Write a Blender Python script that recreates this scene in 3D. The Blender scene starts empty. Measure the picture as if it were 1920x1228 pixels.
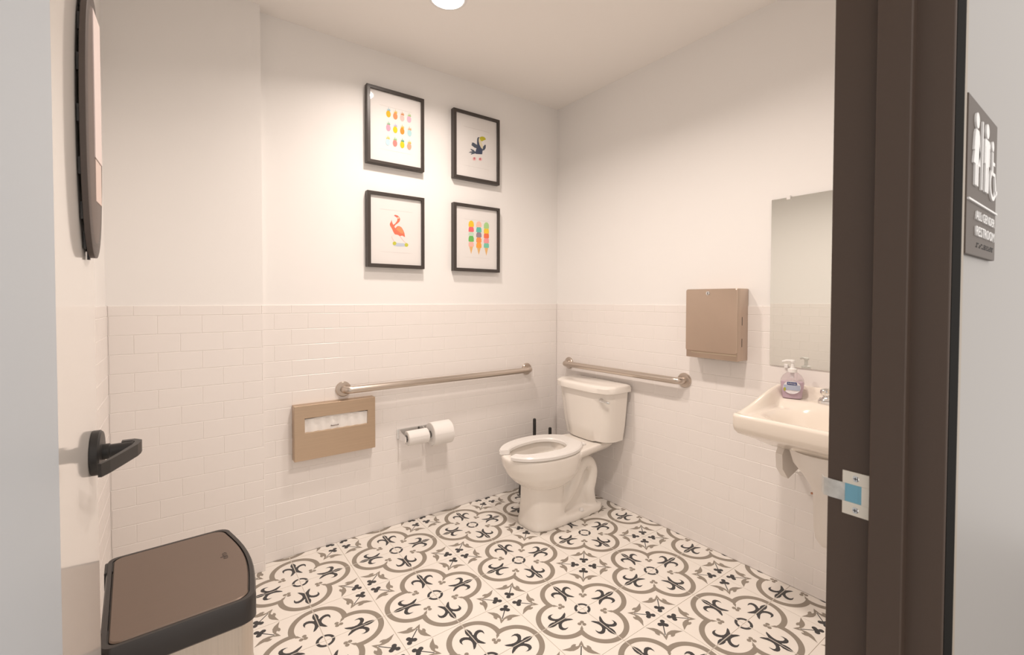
import bpy, bmesh, math, random
from mathutils import Vector, Matrix
import numpy as np
random.seed(7)
PI = math.pi
scene = bpy.context.scene
C = scene.collection

# ------------------------------------------------------------------ camera, light, exposure
F_PX, CY = 858.58, 581.66
YAW, PITCH, ROLL = math.radians(36.147), math.radians(1.24), math.radians(0.097)
CAM = np.array([-2.2113, -2.4786, 1.2821])
def cam_axes():
    Fw = np.array([math.sin(YAW)*math.cos(PITCH), math.cos(YAW)*math.cos(PITCH), -math.sin(PITCH)])
    Rt = np.array([math.cos(YAW), -math.sin(YAW), 0.0]); Up = np.cross(Rt, Fw)
    c, s = math.cos(ROLL), math.sin(ROLL)
    return c*Rt+s*Up, -s*Rt+c*Up, Fw
RT, UP, FW = cam_axes()
def at(u, v, axis, val):
    """photo pixel -> point on the plane axis=val"""
    d = RT*(u-960)/F_PX - UP*(v-CY)/F_PX + FW
    return CAM + d*((val-CAM[axis])/d[axis])
cd = bpy.data.cameras.new('camera'); cam = bpy.data.objects.new('camera', cd); C.objects.link(cam)
cd.sensor_width = 36; cd.lens = F_PX/1920*36; cd.shift_y = -(614-CY)/1920
cd.clip_start = 0.01; cd.clip_end = 60
mw = Matrix.Identity(4)
for i in range(3):
    mw[i][0], mw[i][1], mw[i][2], mw[i][3] = RT[i], UP[i], -FW[i], CAM[i]
cam.matrix_world = mw
cd.dof.use_dof = True; cd.dof.focus_distance = 2.2; cd.dof.aperture_fstop = 9.0
scene.camera = cam

world = bpy.data.worlds.new('daylight'); scene.world = world; world.use_nodes = True
bg = world.node_tree.nodes['Background']; bg.inputs[0].default_value = (1.0, 0.93, 0.87, 1); bg.inputs[1].default_value = 1.05
LAMP_W = 11.0; LAMP_COL = (1.0, 0.875, 0.785)
CEIL = 2.646
LAMPS = [(-1.212, -0.615), (-1.205, -1.55)]
for i, (lx, ly) in enumerate(LAMPS):
    ld = bpy.data.lights.new('downlight_beam', 'AREA'); ld.shape = 'DISK'; ld.size = 0.13; ld.energy = LAMP_W*(0.86, 1.04)[i]; ld.spread = math.radians(146); ld.color = LAMP_COL
    lo = bpy.data.objects.new('downlight_beam', ld); C.objects.link(lo); lo.location = (lx, ly, CEIL-0.012)
vs = scene.view_settings
vs.view_transform = 'Standard'; vs.look = 'None'; vs.gamma = 1; vs.use_curve_mapping = False; vs.exposure = 0.36

# ------------------------------------------------------------------ materials
def srgb(r, g, b):
    f = lambda c: (c/255/12.92) if c/255 <= 0.04045 else ((c/255+0.055)/1.055)**2.4
    return (f(r), f(g), f(b), 1)
MATS = {}
def mat(name, col, rough=0.5, metal=0.0, coat=0.0, spec=0.5, bump=None, vary=None, emit=None, brushed=None, trans=0, ior=1.45, alpha=None):
    if name in MATS: return MATS[name]
    m = bpy.data.materials.new(name); m.use_nodes = True; nt = m.node_tree; b = nt.nodes['Principled BSDF']
    col = tuple(col)+((1,) if len(col) == 3 else ())
    b.inputs['Base Color'].default_value = col; b.inputs['Roughness'].default_value = rough
    b.inputs['Metallic'].default_value = metal; b.inputs['Specular IOR Level'].default_value = spec
    b.inputs['Coat Weight'].default_value = coat; b.inputs['Coat Roughness'].default_value = 0.05
    b.inputs['Transmission Weight'].default_value = trans; b.inputs['IOR'].default_value = ior
    if emit: b.inputs['Emission Color'].default_value = tuple(emit[0])+(1,); b.inputs['Emission Strength'].default_value = emit[1]
    tc = nt.nodes.new('ShaderNodeTexCoord')
    if vary:   # (scale, amount): soft colour variation
        n = nt.nodes.new('ShaderNodeTexNoise'); n.inputs['Scale'].default_value = vary[0]; n.inputs['Detail'].default_value = 4
        nt.links.new(tc.outputs['Object'], n.inputs['Vector'])
        mx = nt.nodes.new('ShaderNodeMix'); mx.data_type = 'RGBA'
        mx.inputs['A'].default_value = tuple(c*(1-vary[1]) for c in col[:3])+(1,); mx.inputs['B'].default_value = tuple(min(1, c*(1+vary[1])) for c in col[:3])+(1,)
        nt.links.new(n.outputs['Fac'], mx.inputs['Factor']); nt.links.new(mx.outputs['Result'], b.inputs['Base Color'])
    if bump:   # (scale, strength, distance)
        n = nt.nodes.new('ShaderNodeTexNoise'); n.inputs['Scale'].default_value = bump[0]; n.inputs['Detail'].default_value = 3
        nt.links.new(tc.outputs['Object'], n.inputs['Vector'])
        bp = nt.nodes.new('ShaderNodeBump'); bp.inputs['Strength'].default_value = bump[1]; bp.inputs['Distance'].default_value = bump[2]
        nt.links.new(n.outputs['Fac'], bp.inputs['Height']); nt.links.new(bp.outputs['Normal'], b.inputs['Normal'])
    if brushed:  # stretch vector: fine grain in roughness and tone
        mp = nt.nodes.new('ShaderNodeMapping'); mp.inputs['Scale'].default_value = brushed
        nt.links.new(tc.outputs['Object'], mp.inputs['Vector'])
        n = nt.nodes.new('ShaderNodeTexNoise'); n.inputs['Scale'].default_value = 1; n.inputs['Detail'].default_value = 5
        nt.links.new(mp.outputs['Vector'], n.inputs['Vector'])
        r = nt.nodes.new('ShaderNodeMapRange'); r.inputs['To Min'].default_value = rough-0.07; r.inputs['To Max'].default_value = rough+0.09
        nt.links.new(n.outputs['Fac'], r.inputs['Value']); nt.links.new(r.outputs['Result'], b.inputs['Roughness'])
        mx = nt.nodes.new('ShaderNodeMix'); mx.data_type = 'RGBA'
        mx.inputs['A'].default_value = tuple(c*0.9 for c in col[:3])+(1,); mx.inputs['B'].default_value = tuple(min(1, c*1.08) for c in col[:3])+(1,)
        nt.links.new(n.outputs['Fac'], mx.inputs['Factor']); nt.links.new(mx.outputs['Result'], b.inputs['Base Color'])
    MATS[name] = m
    return m
def glass_mat(name, tint=(1, 1, 1)):
    """thin clear sheet: transparent, with a Schlick reflection that is the same from both sides"""
    if name in MATS: return MATS[name]
    m = bpy.data.materials.new(name); m.use_nodes = True; nt = m.node_tree; nt.nodes.clear()
    o = nt.nodes.new('ShaderNodeOutputMaterial'); mx = nt.nodes.new('ShaderNodeMixShader'); lw = nt.nodes.new('ShaderNodeLayerWeight'); lw.inputs[0].default_value = 0.5
    pw = nt.nodes.new('ShaderNodeMath'); pw.operation = 'POWER'; pw.inputs[1].default_value = 5
    ma = nt.nodes.new('ShaderNodeMath'); ma.operation = 'MULTIPLY_ADD'; ma.inputs[1].default_value = 0.96; ma.inputs[2].default_value = 0.04
    t = nt.nodes.new('ShaderNodeBsdfTransparent'); g = nt.nodes.new('ShaderNodeBsdfGlossy')
    t.inputs[0].default_value = tuple(tint)+(1,); g.inputs['Roughness'].default_value = 0.02
    nt.links.new(lw.outputs['Facing'], pw.inputs[0]); nt.links.new(pw.outputs[0], ma.inputs[0]); nt.links.new(ma.outputs[0], mx.inputs[0])
    nt.links.new(t.outputs[0], mx.inputs[1]); nt.links.new(g.outputs[0], mx.inputs[2]); nt.links.new(mx.outputs[0], o.inputs[0])
    MATS[name] = m
    return m
M_PLASTER = mat('wall_paint', (0.89, 0.87, 0.85), 0.6, bump=(180, 0.06, 0.002))
M_CEIL = mat('ceiling_paint', (0.92, 0.885, 0.85), 0.8)
M_TILE = mat('glazed_wall_tile', (0.875, 0.83, 0.80), 0.28, coat=0.0, bump=(9, 0.05, 0.004))
M_GROUT = mat('white_grout', (0.92, 0.88, 0.85), 0.9)
M_FGROUT = mat('floor_grout', (0.62, 0.54, 0.46), 0.9)
M_FTILE = mat('cream_floor_tile', (0.87, 0.82, 0.76), 0.38, vary=(6, 0.02))
M_TAUPE = mat('taupe_print', srgb(148, 138, 126), 0.42)
M_DARK = mat('charcoal_print', srgb(62, 61, 62), 0.42)
M_STEEL = mat('brushed_stainless', (0.56, 0.50, 0.44), 0.33, 1.0, brushed=(6, 6, 260))
M_STEELH = mat('brushed_stainless_bar', (0.60, 0.53, 0.47), 0.28, 1.0, bump=(60, 0.03, 0.001))
M_CHROME = mat('chrome', (0.80, 0.80, 0.80), 0.07, 1.0)
M_PORC = mat('toilet_porcelain', (0.88, 0.83, 0.77), 0.12, coat=0.4)
M_SEAT = mat('white_seat_plastic', (0.84, 0.81, 0.78), 0.25)
M_SINK = mat('sink_porcelain', (0.87, 0.79, 0.70), 0.12, coat=0.4)
M_BLACK = mat('black_plastic', (0.025, 0.023, 0.022), 0.4)
M_FRAME = mat('dark_picture_frame', (0.055, 0.045, 0.04), 0.35)
M_MAT = mat('white_mat_board', (0.86, 0.83, 0.81), 0.7)
M_BRONZE = mat('dark_bronze_paint', (0.076, 0.051, 0.038), 0.42, bump=(500, 0.08, 0.001))
M_MIRROR = mat('mirror_silver', (0.86, 0.88, 0.85), 0.01, 1.0)
M_PAPER = mat('white_tissue', (0.86, 0.83, 0.80), 0.9, bump=(90, 0.15, 0.001))
M_HALL = mat('hall_wall_paint', (0.35, 0.338, 0.328), 0.45)
M_DOORW = mat('glossy_white_door_paint', (0.78, 0.74, 0.70), 0.12, coat=0.6)
M_STANDIN = mat('pale_blue_grey_stand_in', (0.47, 0.52, 0.57), 0.45)  # cool daylight tint of an unknown near object, put into the colour
M_WHITE = mat('white_plastic', (0.84, 0.82, 0.80), 0.35)

# ------------------------------------------------------------------ mesh helpers
def bm_new(): return bmesh.new()
def box(bm, x0, x1, y0, y1, z0, z1, mi=0, bev=0.0, seg=2):
    vs_ = [bm.verts.new((x, y, z)) for x in (x0, x1) for y in (y0, y1) for z in (z0, z1)]
    idx = [(0, 1, 3, 2), (4, 6, 7, 5), (0, 4, 5, 1), (2, 3, 7, 6), (0, 2, 6, 4), (1, 5, 7, 3)]
    fs = [bm.faces.new([vs_[i] for i in q]) for q in idx]
    for f in fs: f.material_index = mi
    if bev > 0:
        es = list({e for f in fs for e in f.edges})
        r = bmesh.ops.bevel(bm, geom=es, offset=bev, segments=seg, affect='EDGES', profile=0.5)
        for f in r['faces']: f.material_index = mi
    return fs
def loft(bm, loops, mi=0, cap0=True, cap1=True, closed=True):
    rows = [[bm.verts.new(p) for p in L] for L in loops]
    n = len(rows[0])
    for a, b in zip(rows, rows[1:]):
        for i in range(n if closed else n-1):
            f = bm.faces.new((a[i], a[(i+1) % n], b[(i+1) % n], b[i])); f.material_index = mi
    if cap0: bm.faces.new(list(reversed(rows[0]))).material_index = mi
    if cap1: bm.faces.new(rows[-1]).material_index = mi
    return rows
def circ(c, ax, r, n=20, r2=None):
    ax = Vector(ax).normalized(); t = Vector((0, 0, 1)) if abs(ax.z) < 0.9 else Vector((1, 0, 0))
    a = ax.cross(t).normalized(); b = ax.cross(a).normalized(); c = Vector(c); r2 = r if r2 is None else r2
    return [c+a*math.cos(2*PI*i/n)*r+b*math.sin(2*PI*i/n)*r2 for i in range(n)]
def cyl(bm, a, b, r0, r1=None, n=20, mi=0):
    a, b = Vector(a), Vector(b); r1 = r0 if r1 is None else r1
    loft(bm, [circ(a, b-a, r0, n), circ(b, b-a, r1, n)], mi)
def lathe(bm, base, axis, prof, n=24, mi=0):
    base, ax = Vector(base), Vector(axis).normalized()
    loft(bm, [circ(base+ax*h, ax, max(r, 1e-4), n) for r, h in prof], mi)
def tube(bm, pts, r, n=14, mi=0):
    pts = [Vector(p) for p in pts]; loops = []
    nrm = None
    for i, p in enumerate(pts):
        d = (pts[min(i+1, len(pts)-1)]-pts[max(i-1, 0)]).normalized()
        if nrm is None:
            t = Vector((0, 0, 1)) if abs(d.z) < 0.9 else Vector((1, 0, 0)); nrm = d.cross(t).normalized()
        nrm = (nrm-d*nrm.dot(d)).normalized(); b = d.cross(nrm)
        rr = r[i] if isinstance(r, (list, tuple)) else r
        loops.append([p+nrm*math.cos(2*PI*k/n)*rr+b*math.sin(2*PI*k/n)*rr for k in range(n)])
    loft(bm, loops, mi)
def bez(p0, p1, p2, n=8):
    p0, p1, p2 = Vector(p0), Vector(p1), Vector(p2)
    return [p0*(1-t)**2+p1*2*t*(1-t)+p2*t*t for t in [i/n for i in range(n+1)]]
def rrect(w, h, r, n=5):
    pts = []
    for cx, cy, a0 in ((w/2-r, h/2-r, 0), (-w/2+r, h/2-r, 90), (-w/2+r, -h/2+r, 180), (w/2-r, -h/2+r, 270)):
        for i in range(n+1):
            a = math.radians(a0+90*i/n); pts.append((cx+r*math.cos(a), cy+r*math.sin(a)))
    return pts
def finish(bm, name, mats, parent=None, smooth=False, world=True, angle=40):
    """bm in world coordinates (world=True) or in the parent's own; one mesh object"""
    bmesh.ops.recalc_face_normals(bm, faces=bm.faces)
    if parent is not None and world:
        off = Vector((0, 0, 0)); p = parent
        while p is not None: off += p.location; p = p.parent
        bmesh.ops.translate(bm, vec=-off, verts=bm.verts)
    me = bpy.data.meshes.new(name); bm.to_mesh(me); bm.free()
    for m in (mats if isinstance(mats, (list, tuple)) else [mats]): me.materials.append(m)
    if smooth:
        me.polygons.foreach_set('use_smooth', [True]*len(me.polygons)); me.set_sharp_from_angle(angle=math.radians(angle))
    o = bpy.data.objects.new(name, me); C.objects.link(o)
    if parent is not None: o.parent = parent
    return o
def tag(o, label, cat, group=None):
    o['label'] = label; o['category'] = cat
    if group: o['group'] = group
    return o
def thing(name, loc, label, cat, rotz=0, group=None):
    o = bpy.data.objects.new(name, None); C.objects.link(o); o.location = loc; o.rotation_euler = (0, 0, rotz); o.empty_display_size = 0.05
    return tag(o, label, cat, group)
def struct(o, label=None):
    o['kind'] = 'structure'
    if label: o['label'] = label
    return o
def text_bm(s, size, align='CENTER', extrude=0.0006, squash=1.0):
    cu = bpy.data.curves.new('t', 'FONT'); cu.body = s; cu.size = size; cu.extrude = extrude; cu.align_x = align; cu.align_y = 'CENTER'; cu.resolution_u = 3
    o = bpy.data.objects.new('t', cu); C.objects.link(o)
    me = bpy.data.meshes.new_from_object(o.evaluated_get(bpy.context.evaluated_depsgraph_get()))
    bpy.data.objects.remove(o); bm = bm_new(); bm.from_mesh(me); bpy.data.meshes.remove(me)
    bmesh.ops.scale(bm, vec=(squash, 1, 1), verts=bm.verts)
    return bm
def remesh(o, voxel, smooth_it=6, factor=0.5):
    md = o.modifiers.new('r', 'REMESH'); md.mode = 'VOXEL'; md.voxel_size = voxel
    sm = o.modifiers.new('s', 'SMOOTH'); sm.iterations = smooth_it; sm.factor = factor
    bpy.context.view_layer.update()
    me = bpy.data.meshes.new_from_object(o.evaluated_get(bpy.context.evaluated_depsgraph_get()))
    old = o.data; o.modifiers.clear(); o.data = me; me.name = old.name; bpy.data.meshes.remove(old)
    me.polygons.foreach_set('use_smooth', [True]*len(me.polygons))

# ------------------------------------------------------------------ the room shell
L = 2.437            # left wall x = -L
CH_X, CH_D = -1.888, 0.064   # wall chase: right edge and projection
ZT, Z1, RH = 1.258, 1.215, 0.0778     # top of tiling, first joint, row height
Y_IN, Y_OUT = -2.240, -2.339          # faces of the door wall
XJ = -1.491          # right jamb face;  left jamb face at XJ - 0.914
XL = XJ-0.914
PS = 0.006           # plaster sits this far behind the tile face

bm = bm_new(); box(bm, CH_X-0.02, 0.12, PS, 0.14, -0.05, CEIL+0.05)
wall_back = struct(finish(bm, 'wall_back', M_PLASTER), 'white wall behind the toilet with subway tile below and four prints above')
bm = bm_new(); box(bm, PS, 0.14, Y_IN, PS+0.134, -0.05, CEIL+0.05)
wall_right = struct(finish(bm, 'wall_right', M_PLASTER), 'white wall with subway tile behind the sink and mirror')
bm = bm_new(); box(bm, -L-PS-0.1, CH_X, -CH_D+PS, 0.14, -0.05, CEIL+0.05)
wall_chase = struct(finish(bm, 'wall_chase', M_PLASTER), 'projecting stretch of white wall behind the bin')
bm = bm_new(); box(bm, -L-PS-0.12, -L-PS, Y_IN, -CH_D+PS, -0.05, CEIL+0.05)
wall_left = struct(finish(bm, 'wall_left', M_PLASTER), 'side wall behind the open door')
bm = bm_new(); box(bm, -L-1.6, XL-0.03, Y_OUT, Y_IN, -0.05, 2.9); box(bm, XJ+0.03, 1.4, Y_OUT, Y_IN, -0.05, 2.9); box(bm, XL-0.03, XJ+0.03, Y_OUT, Y_IN, 2.16, 2.9)
for f in bm.faces:
    if f.calc_center_median().y > Y_IN-1e-4: f.material_index = 1
wall_front = struct(finish(bm, 'wall_front', [M_HALL, M_PLASTER]), 'wall with the doorway, hallway side pale grey')
bm = bm_new(); box(bm, -L-PS-0.12, 0.14, Y_IN-0.02, 0.14, CEIL, CEIL+0.08)
ceiling = struct(finish(bm, 'ceiling', M_CEIL), 'plain off-white ceiling')
bm = bm_new(); box(bm, -L-PS-0.12, 0.14, Y_IN, 0.14, -0.06, -0.0018)
floor = struct(finish(bm, 'floor', M_FGROUT), 'floor of patterned cement tiles')
bm = bm_new(); box(bm, -L-1.6, 1.4, -5.2, Y_IN, -0.06, -0.001)
struct(finish(bm, 'floor_hallway', mat('hall_floor', (0.42, 0.40, 0.38), 0.5, vary=(3, 0.1))), 'plain grey hallway floor')

# ---- subway tiles, each one an object
TILE_MESH = {}
def tile_mesh(w, h):
    k = (round(w, 4), round(h, 4))
    if k not in TILE_MESH:
        bm = bm_new(); d, c = 0.004, min(0.0013, w*0.2, h*0.2)
        o = [(-w/2, -h/2), (w/2, -h/2), (w/2, h/2), (-w/2, h/2)]; i_ = [(x-math.copysign(c, x), z-math.copysign(c, z)) for x, z in o]
        loft(bm, [[Vector((x, d, z)) for x, z in o], [Vector((x, c*0.8, z)) for x, z in o], [Vector((x, 0, z)) for x, z in i_]], cap0=False)
        bmesh.ops.recalc_face_normals(bm, faces=bm.faces)
        me = bpy.data.meshes.new('wall_tile'); bm.to_mesh(me); bm.free(); me.materials.append(M_TILE); TILE_MESH[k] = me
    return TILE_MESH[k]
J = 0.0018
def tile_wall(parent, a0, a1, pos, rotz, phase, T, reverse=False):
    """tiles from a0 to a1 along the wall; pos(a, z) -> world point on the tile face"""
    rows = [(Z1, ZT)]; z = Z1
    while z > 0.001:
        rows.append((max(z-RH, 0.0), z)); z -= RH
    for r, (zb, zt) in enumerate(rows):
        p = phase if r % 2 == 0 else phase+T/2
        k = math.floor((a0-p)/T)
        while p+k*T < a1:
            b0, b1 = max(a0, p+k*T), min(a1, p+(k+1)*T); k += 1
            w, h = b1-b0-J, zt-zb-J
            if w < 0.006 or h < 0.006: continue
            o = bpy.data.objects.new('wall_tile', tile_mesh(w, h)); C.objects.link(o); o.parent = parent
            o.location = pos((b0+b1)/2, (zb+zt)/2)
            o.rotation_euler = (random.gauss(0, 0.0012), 0, rotz+random.gauss(0, 0.0012))
def grout(parent, x0, x1, y0, y1):
    bm = bm_new(); box(bm, x0, x1, y0, y1, 0, ZT-0.001); o = finish(bm, 'grout_bed', M_GROUT, parent)
GD = 0.0014
grout(wall_back, CH_X, -GD, GD, 0.02); tile_wall(wall_back, CH_X, 0.0, lambda a, z: (a, 0, z), 0, -1.757, 0.154)
grout(wall_right, GD, 0.02, Y_IN, 0.004); tile_wall(wall_right, 0.0, -Y_IN, lambda a, z: (0, -a, z), -PI/2, 0.840-6*0.1504, 0.1504)
grout(wall_chase, -L, CH_X-0.001, -CH_D+GD, -CH_D+0.02); tile_wall(wall_chase, -L, CH_X, lambda a, z: (a, -CH_D, z), 0, -2.358-0.154, 0.154)
grout(wall_left, -L-0.02, -L-GD, Y_IN, -CH_D+0.004); tile_wall(wall_left, Y_IN, -CH_D, lambda a, z: (-L, a, z), PI/2, -0.10-16*0.154, 0.154)

# ---- patterned floor tiles: quarter of a quatrefoil each
TX, TY, FX0, FY0 = 0.2276, 0.2201, -1.7757, -0.2555
def arc(cx, cy, r, a0, a1, n):
    return [(cx+r*math.cos(math.radians(a0+(a1-a0)*i/n)), cy+r*math.sin(math.radians(a0+(a1-a0)*i/n))) for i in range(n+1)]
E = 0.008
PAT = []   # (material index, polygon) in the unit square, quatrefoil centre at the origin
def both(mi, poly): PAT.append((mi, poly)); PAT.append((mi, [(y, x) for x, y in reversed(poly)]))
both(1, arc(.492, E, .4706, 0, 92.5, 18)+[(.40, .40)]+arc(.492, E, .376, 112.5, 0, 18))
PAT.append((1, [(.43, .43), (.355, .395), (.325, .335), (.305, .305), (.335, .325), (.395, .355)]))
for cx, cy in ((.255, .255), (.262, .322), (.322, .262)): PAT.append((1, arc(cx, cy, .036, 0, 340, 12)))
PAT.append((2, arc(0, 0, .150, 5, 85, 10)+arc(0, 0, .102, 83, 7, 8)))
both(2, [(.825, E), (.800, .026), (.745, .048), (.685, .050), (.640, .034), (.622, .046), (.650, .075), (.676, .115), (.683, .160), (.664, .203), (.622, .225), (.570, .222), (.530, .205),
         (.566, .203), (.600, .192), (.616, .165), (.610, .125), (.582, .086), (.540, .062), (.490, .060), (.440, .074), (.392, .096), (.335, .118), (.345, .085), (.372, .055), (.405, .028), (.425, E)])
both(1, [(.575, .575), (.606, .650), (.628, .690), (.622, .728), (.603, .738), (.583, .704), (.556, .730), (.553, .778), (.576, .822), (.568, .870), (.552, .920), (.535, .980),
         (.580, .935), (.632, .890), (.668, .830), (.676, .750), (.662, .690), (.640, .640)])
for cx, cy in ((.900, .900), (.800, .876), (.876, .800)): PAT.append((2, arc(cx, cy, .043, 0, 340, 12)))
PAT.append((2, [(.905, .845), (.845, .905), (.800, .83), (.83, .80)]))
PAT.append((2, [(.845, .832), (.832, .845), (.655, .667), (.667, .655)]))
def floor_tile_bm(sx, sy):
    """local coordinates: centre of the tile at the origin"""
    bm = bm_new(); g = 0.0010
    box(bm, -TX/2+g, TX/2-g, -TY/2+g, TY/2-g, -0.004, 0)
    for k, (mi, poly) in enumerate(PAT):
        f = bm.faces.new([bm.verts.new((sx*(px-.5)*TX, sy*(py-.5)*TY, 0.00022+0.00001*(k % 7))) for px, py in poly]); f.material_index = mi
        f.normal_update()
        if f.normal.z < 0: f.normal_flip()
    return bm
FT = {}
def floor_mesh(sx, sy):
    if (sx, sy) not in FT:
        bm = floor_tile_bm(sx, sy); me = bpy.data.meshes.new('floor_tile'); bm.to_mesh(me); bm.free()
        for m in (M_FTILE, M_TAUPE, M_DARK): me.materials.append(m)
        FT[(sx, sy)] = me
    return FT[(sx, sy)]
for i in range(-4, 9):
    for j in range(-3, 11):
        cx, cy = FX0+(i+.5)*TX, FY0-(j+.5)*TY
        if cx+TX/2 < -L+.003 or cx-TX/2 > -.003 or cy-TY/2 > -.003 or cy+TY/2 < Y_IN+.003: continue
        if cx < CH_X-TX/2 and cy > -CH_D+TY/2: continue
        sx, sy = (1 if i % 2 == 0 else -1), (-1 if j % 2 == 0 else 1)
        cuts = []
        if cx-TX/2 < -L: cuts.append(((-L, 0, 0), (-1, 0, 0)))
        if cx+TX/2 > 0: cuts.append(((0, 0, 0), (1, 0, 0)))
        if cy+TY/2 > 0: cuts.append(((0, 0, 0), (0, 1, 0)))
        if cy-TY/2 < Y_IN: cuts.append(((0, Y_IN, 0), (0, -1, 0)))
        if cuts:
            bm = floor_tile_bm(sx, sy); bmesh.ops.triangulate(bm, faces=bm.faces)
            for co, no in cuts:
                bmesh.ops.bisect_plane(bm, geom=list(bm.verts)+list(bm.edges)+list(bm.faces), plane_co=Vector(co)-Vector((cx, cy, 0)), plane_no=no, clear_outer=True)
            if not bm.faces: bm.free(); continue
            me = bpy.data.meshes.new('floor_tile'); bm.to_mesh(me); bm.free()
            for m in (M_FTILE, M_TAUPE, M_DARK): me.materials.append(m)
        else: me = floor_mesh(sx, sy)
        o = bpy.data.objects.new('floor_tile', me); C.objects.link(o); o.parent = floor; o.location = (cx, cy, 0)

# ------------------------------------------------------------------ door frame, door, sign
bm = bm_new()
YI, YO = -2.230, -2.350         # frame faces, a little proud of the wall
for s, xj in ((1, XJ), (-1, XL)):
    X = lambda a, b: (min(xj+s*a, xj+s*b), max(xj+s*a, xj+s*b))
    x0, x1 = X(0, 0.052)
    box(bm, x0, x1, YO, YI, 0, 2.10, bev=0.0015)
    x0, x1 = X(-0.016, 0.004); box(bm, x0, x1, -2.3155, -2.281, 0, 2.05, bev=0.0015)
box(bm, XL-0.052, XJ+0.052, YO, YI, 2.05, 2.10, bev=0.0015); box(bm, XL, XJ, -2.3155, -2.281, 2.034, 2.052, bev=0.0015)
door_frame = struct(finish(bm, 'trim_1', M_BRONZE), 'dark bronze metal door frame')
bm = bm_new(); box(bm, XJ+0.052, XJ+0.066, -2.3495, Y_OUT, 0, 2.10, bev=0.001)
finish(bm, 'caulk_bead', mat('beige_caulk', (0.36, 0.31, 0.25), 0.5), door_frame)
bm = bm_new(); box(bm, XJ+0.003, XJ+0.046, YO-0.0006, YO+0.001, 0, 2.10); finish(bm, 'shadow_strip', mat('shadow_gap_black', (0.012, 0.011, 0.010), 0.8, spec=0.05), door_frame)  # flat black strip on the frame face, a shadow gap painted as colour
# strike plate on the right jamb
sz0, sz1 = at(1606, 968, 0, XJ)[2], at(1606, 886, 0, XJ)[2]; zc_ = (sz0+sz1)/2; hz = (sz1-sz0)/2
ya, yb = at(1631, 925, 0, XJ)[1], at(1580, 925, 0, XJ)[1]
strike = thing('strike_plate', (XJ, (ya+yb)/2, zc_), 'small silver latch strike plate with two screws on the dark door frame', 'strike plate')
bm = bm_new(); t = 0.0022
hy0, hy1, hzz = ya+0.28*(yb-ya), yb-0.001, hz*0.42
box(bm, XJ-t, XJ, ya, yb, zc_+hzz, zc_+hz, bev=0.0006); box(bm, XJ-t, XJ, ya, yb, zc_-hz, zc_-hzz, bev=0.0006); box(bm, XJ-t, XJ, ya, hy0, zc_-hzz, zc_+hzz)
finish(bm, 'plate', mat('satin_silver', (0.86, 0.80, 0.70), 0.35, 0.55), strike)
bm = bm_new(); box(bm, XJ-0.0008, XJ, hy0+0.001, hy1, zc_-hzz, zc_+hzz)
box(bm, XJ-0.0016, XJ, hy0, hy0+0.004, zc_-hzz, zc_+hzz, bev=0.0006)
finish(bm, 'latch_pocket', mat('blue_plated_steel', (0.22, 0.47, 0.60), 0.3, 0.4), strike)
bm = bm_new(); prof = [(XJ-t, hy1-0.002), (XJ-t-0.0005, YI-0.004), (XJ-t+0.001, YI+0.004), (XJ+0.006, YI+0.009)]
loft(bm, [[Vector((x, y, zc_-hzz)), Vector((x, y, zc_+hzz)), Vector((x+0.0015, y, zc_+hzz)), Vector((x+0.0015, y, zc_-hzz))] for x, y in prof])
finish(bm, 'curved_lip', mat('worn_silver', (0.66, 0.65, 0.62), 0.35, 0.6, vary=(90, 0.35)), strike, smooth=True)
for sgn in (1, -1):
    bm = bm_new(); zz = zc_+sgn*hz*0.72; yy = (ya+yb)/2
    lathe(bm, (XJ-t, yy, zz), (-1, 0, 0), [(0.0042, 0), (0.004, 0.0006), (0.0025, 0.0010)], 14)
    box(bm, XJ-t-0.0012, XJ-t-0.0008, yy-0.0022, yy+0.0022, zz-0.0004, zz+0.0004, 1); box(bm, XJ-t-0.0012, XJ-t-0.0008, yy-0.0004, yy+0.0004, zz-0.0022, zz+0.0022, 1)
    finish(bm, 'screw', [M_CHROME, M_BLACK], strike, smooth=True)

# the door, opened against the left wall.  local: +y along the leaf from the hinge, +x out of the face we see
DOOR = thing('door_1', (XL+0.045, -2.228, 0), 'white door swung open against the left wall', 'door', rotz=math.radians(-1.5))
DOOR['kind'] = 'structure'; del DOOR['category']
bm = bm_new(); box(bm, -0.044, -0.001, 0, 0.912, 0.012, 2.03, bev=0.0015)
finish(bm, 'door_leaf', M_DOORW, DOOR, world=False)
bm = bm_new(); box(bm, -0.002, 0.0005, 0.004, 0.609, 0.012, 2.03); finish(bm, 'stand_in_panel', M_STANDIN, DOOR, world=False)['label'] = 'added pale blue-grey panel on the door, stand-in for an unidentified near object'  # added panel in place of an unidentified near object, daylight tint painted in
HZ, HY = 1.005, 0.858
bm = bm_new(); lathe(bm, (0, HY, HZ), (1, 0, 0), [(0.040, 0), (0.040, 0.010), (0.037, 0.013), (0.015, 0.0135)], 28)
rose = finish(bm, 'lever_rose', M_BLACK, DOOR, smooth=True, world=False)
bm = bm_new(); lathe(bm, (0.013, HY, HZ), (1, 0, 0), [(0.014, 0), (0.014, 0.010), (0.012, 0.011), (0.012, 0.044)], 20)
finish(bm, 'lever_stem', M_BLACK, rose, smooth=True, world=False)
bm = bm_new()
pth = [(0.038, HY+0.012), (0.053, HY+0.012), (0.058, HY+0.006), (0.058, HY-0.004), (0.056, HY-0.02), (0.043, HY-0.062), (0.030, HY-0.100), (0.022, HY-0.118)]
wd = [0.014, 0.013, 0.011, 0.010, 0.009, 0.007, 0.006, 0.005]
lo = []
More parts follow.
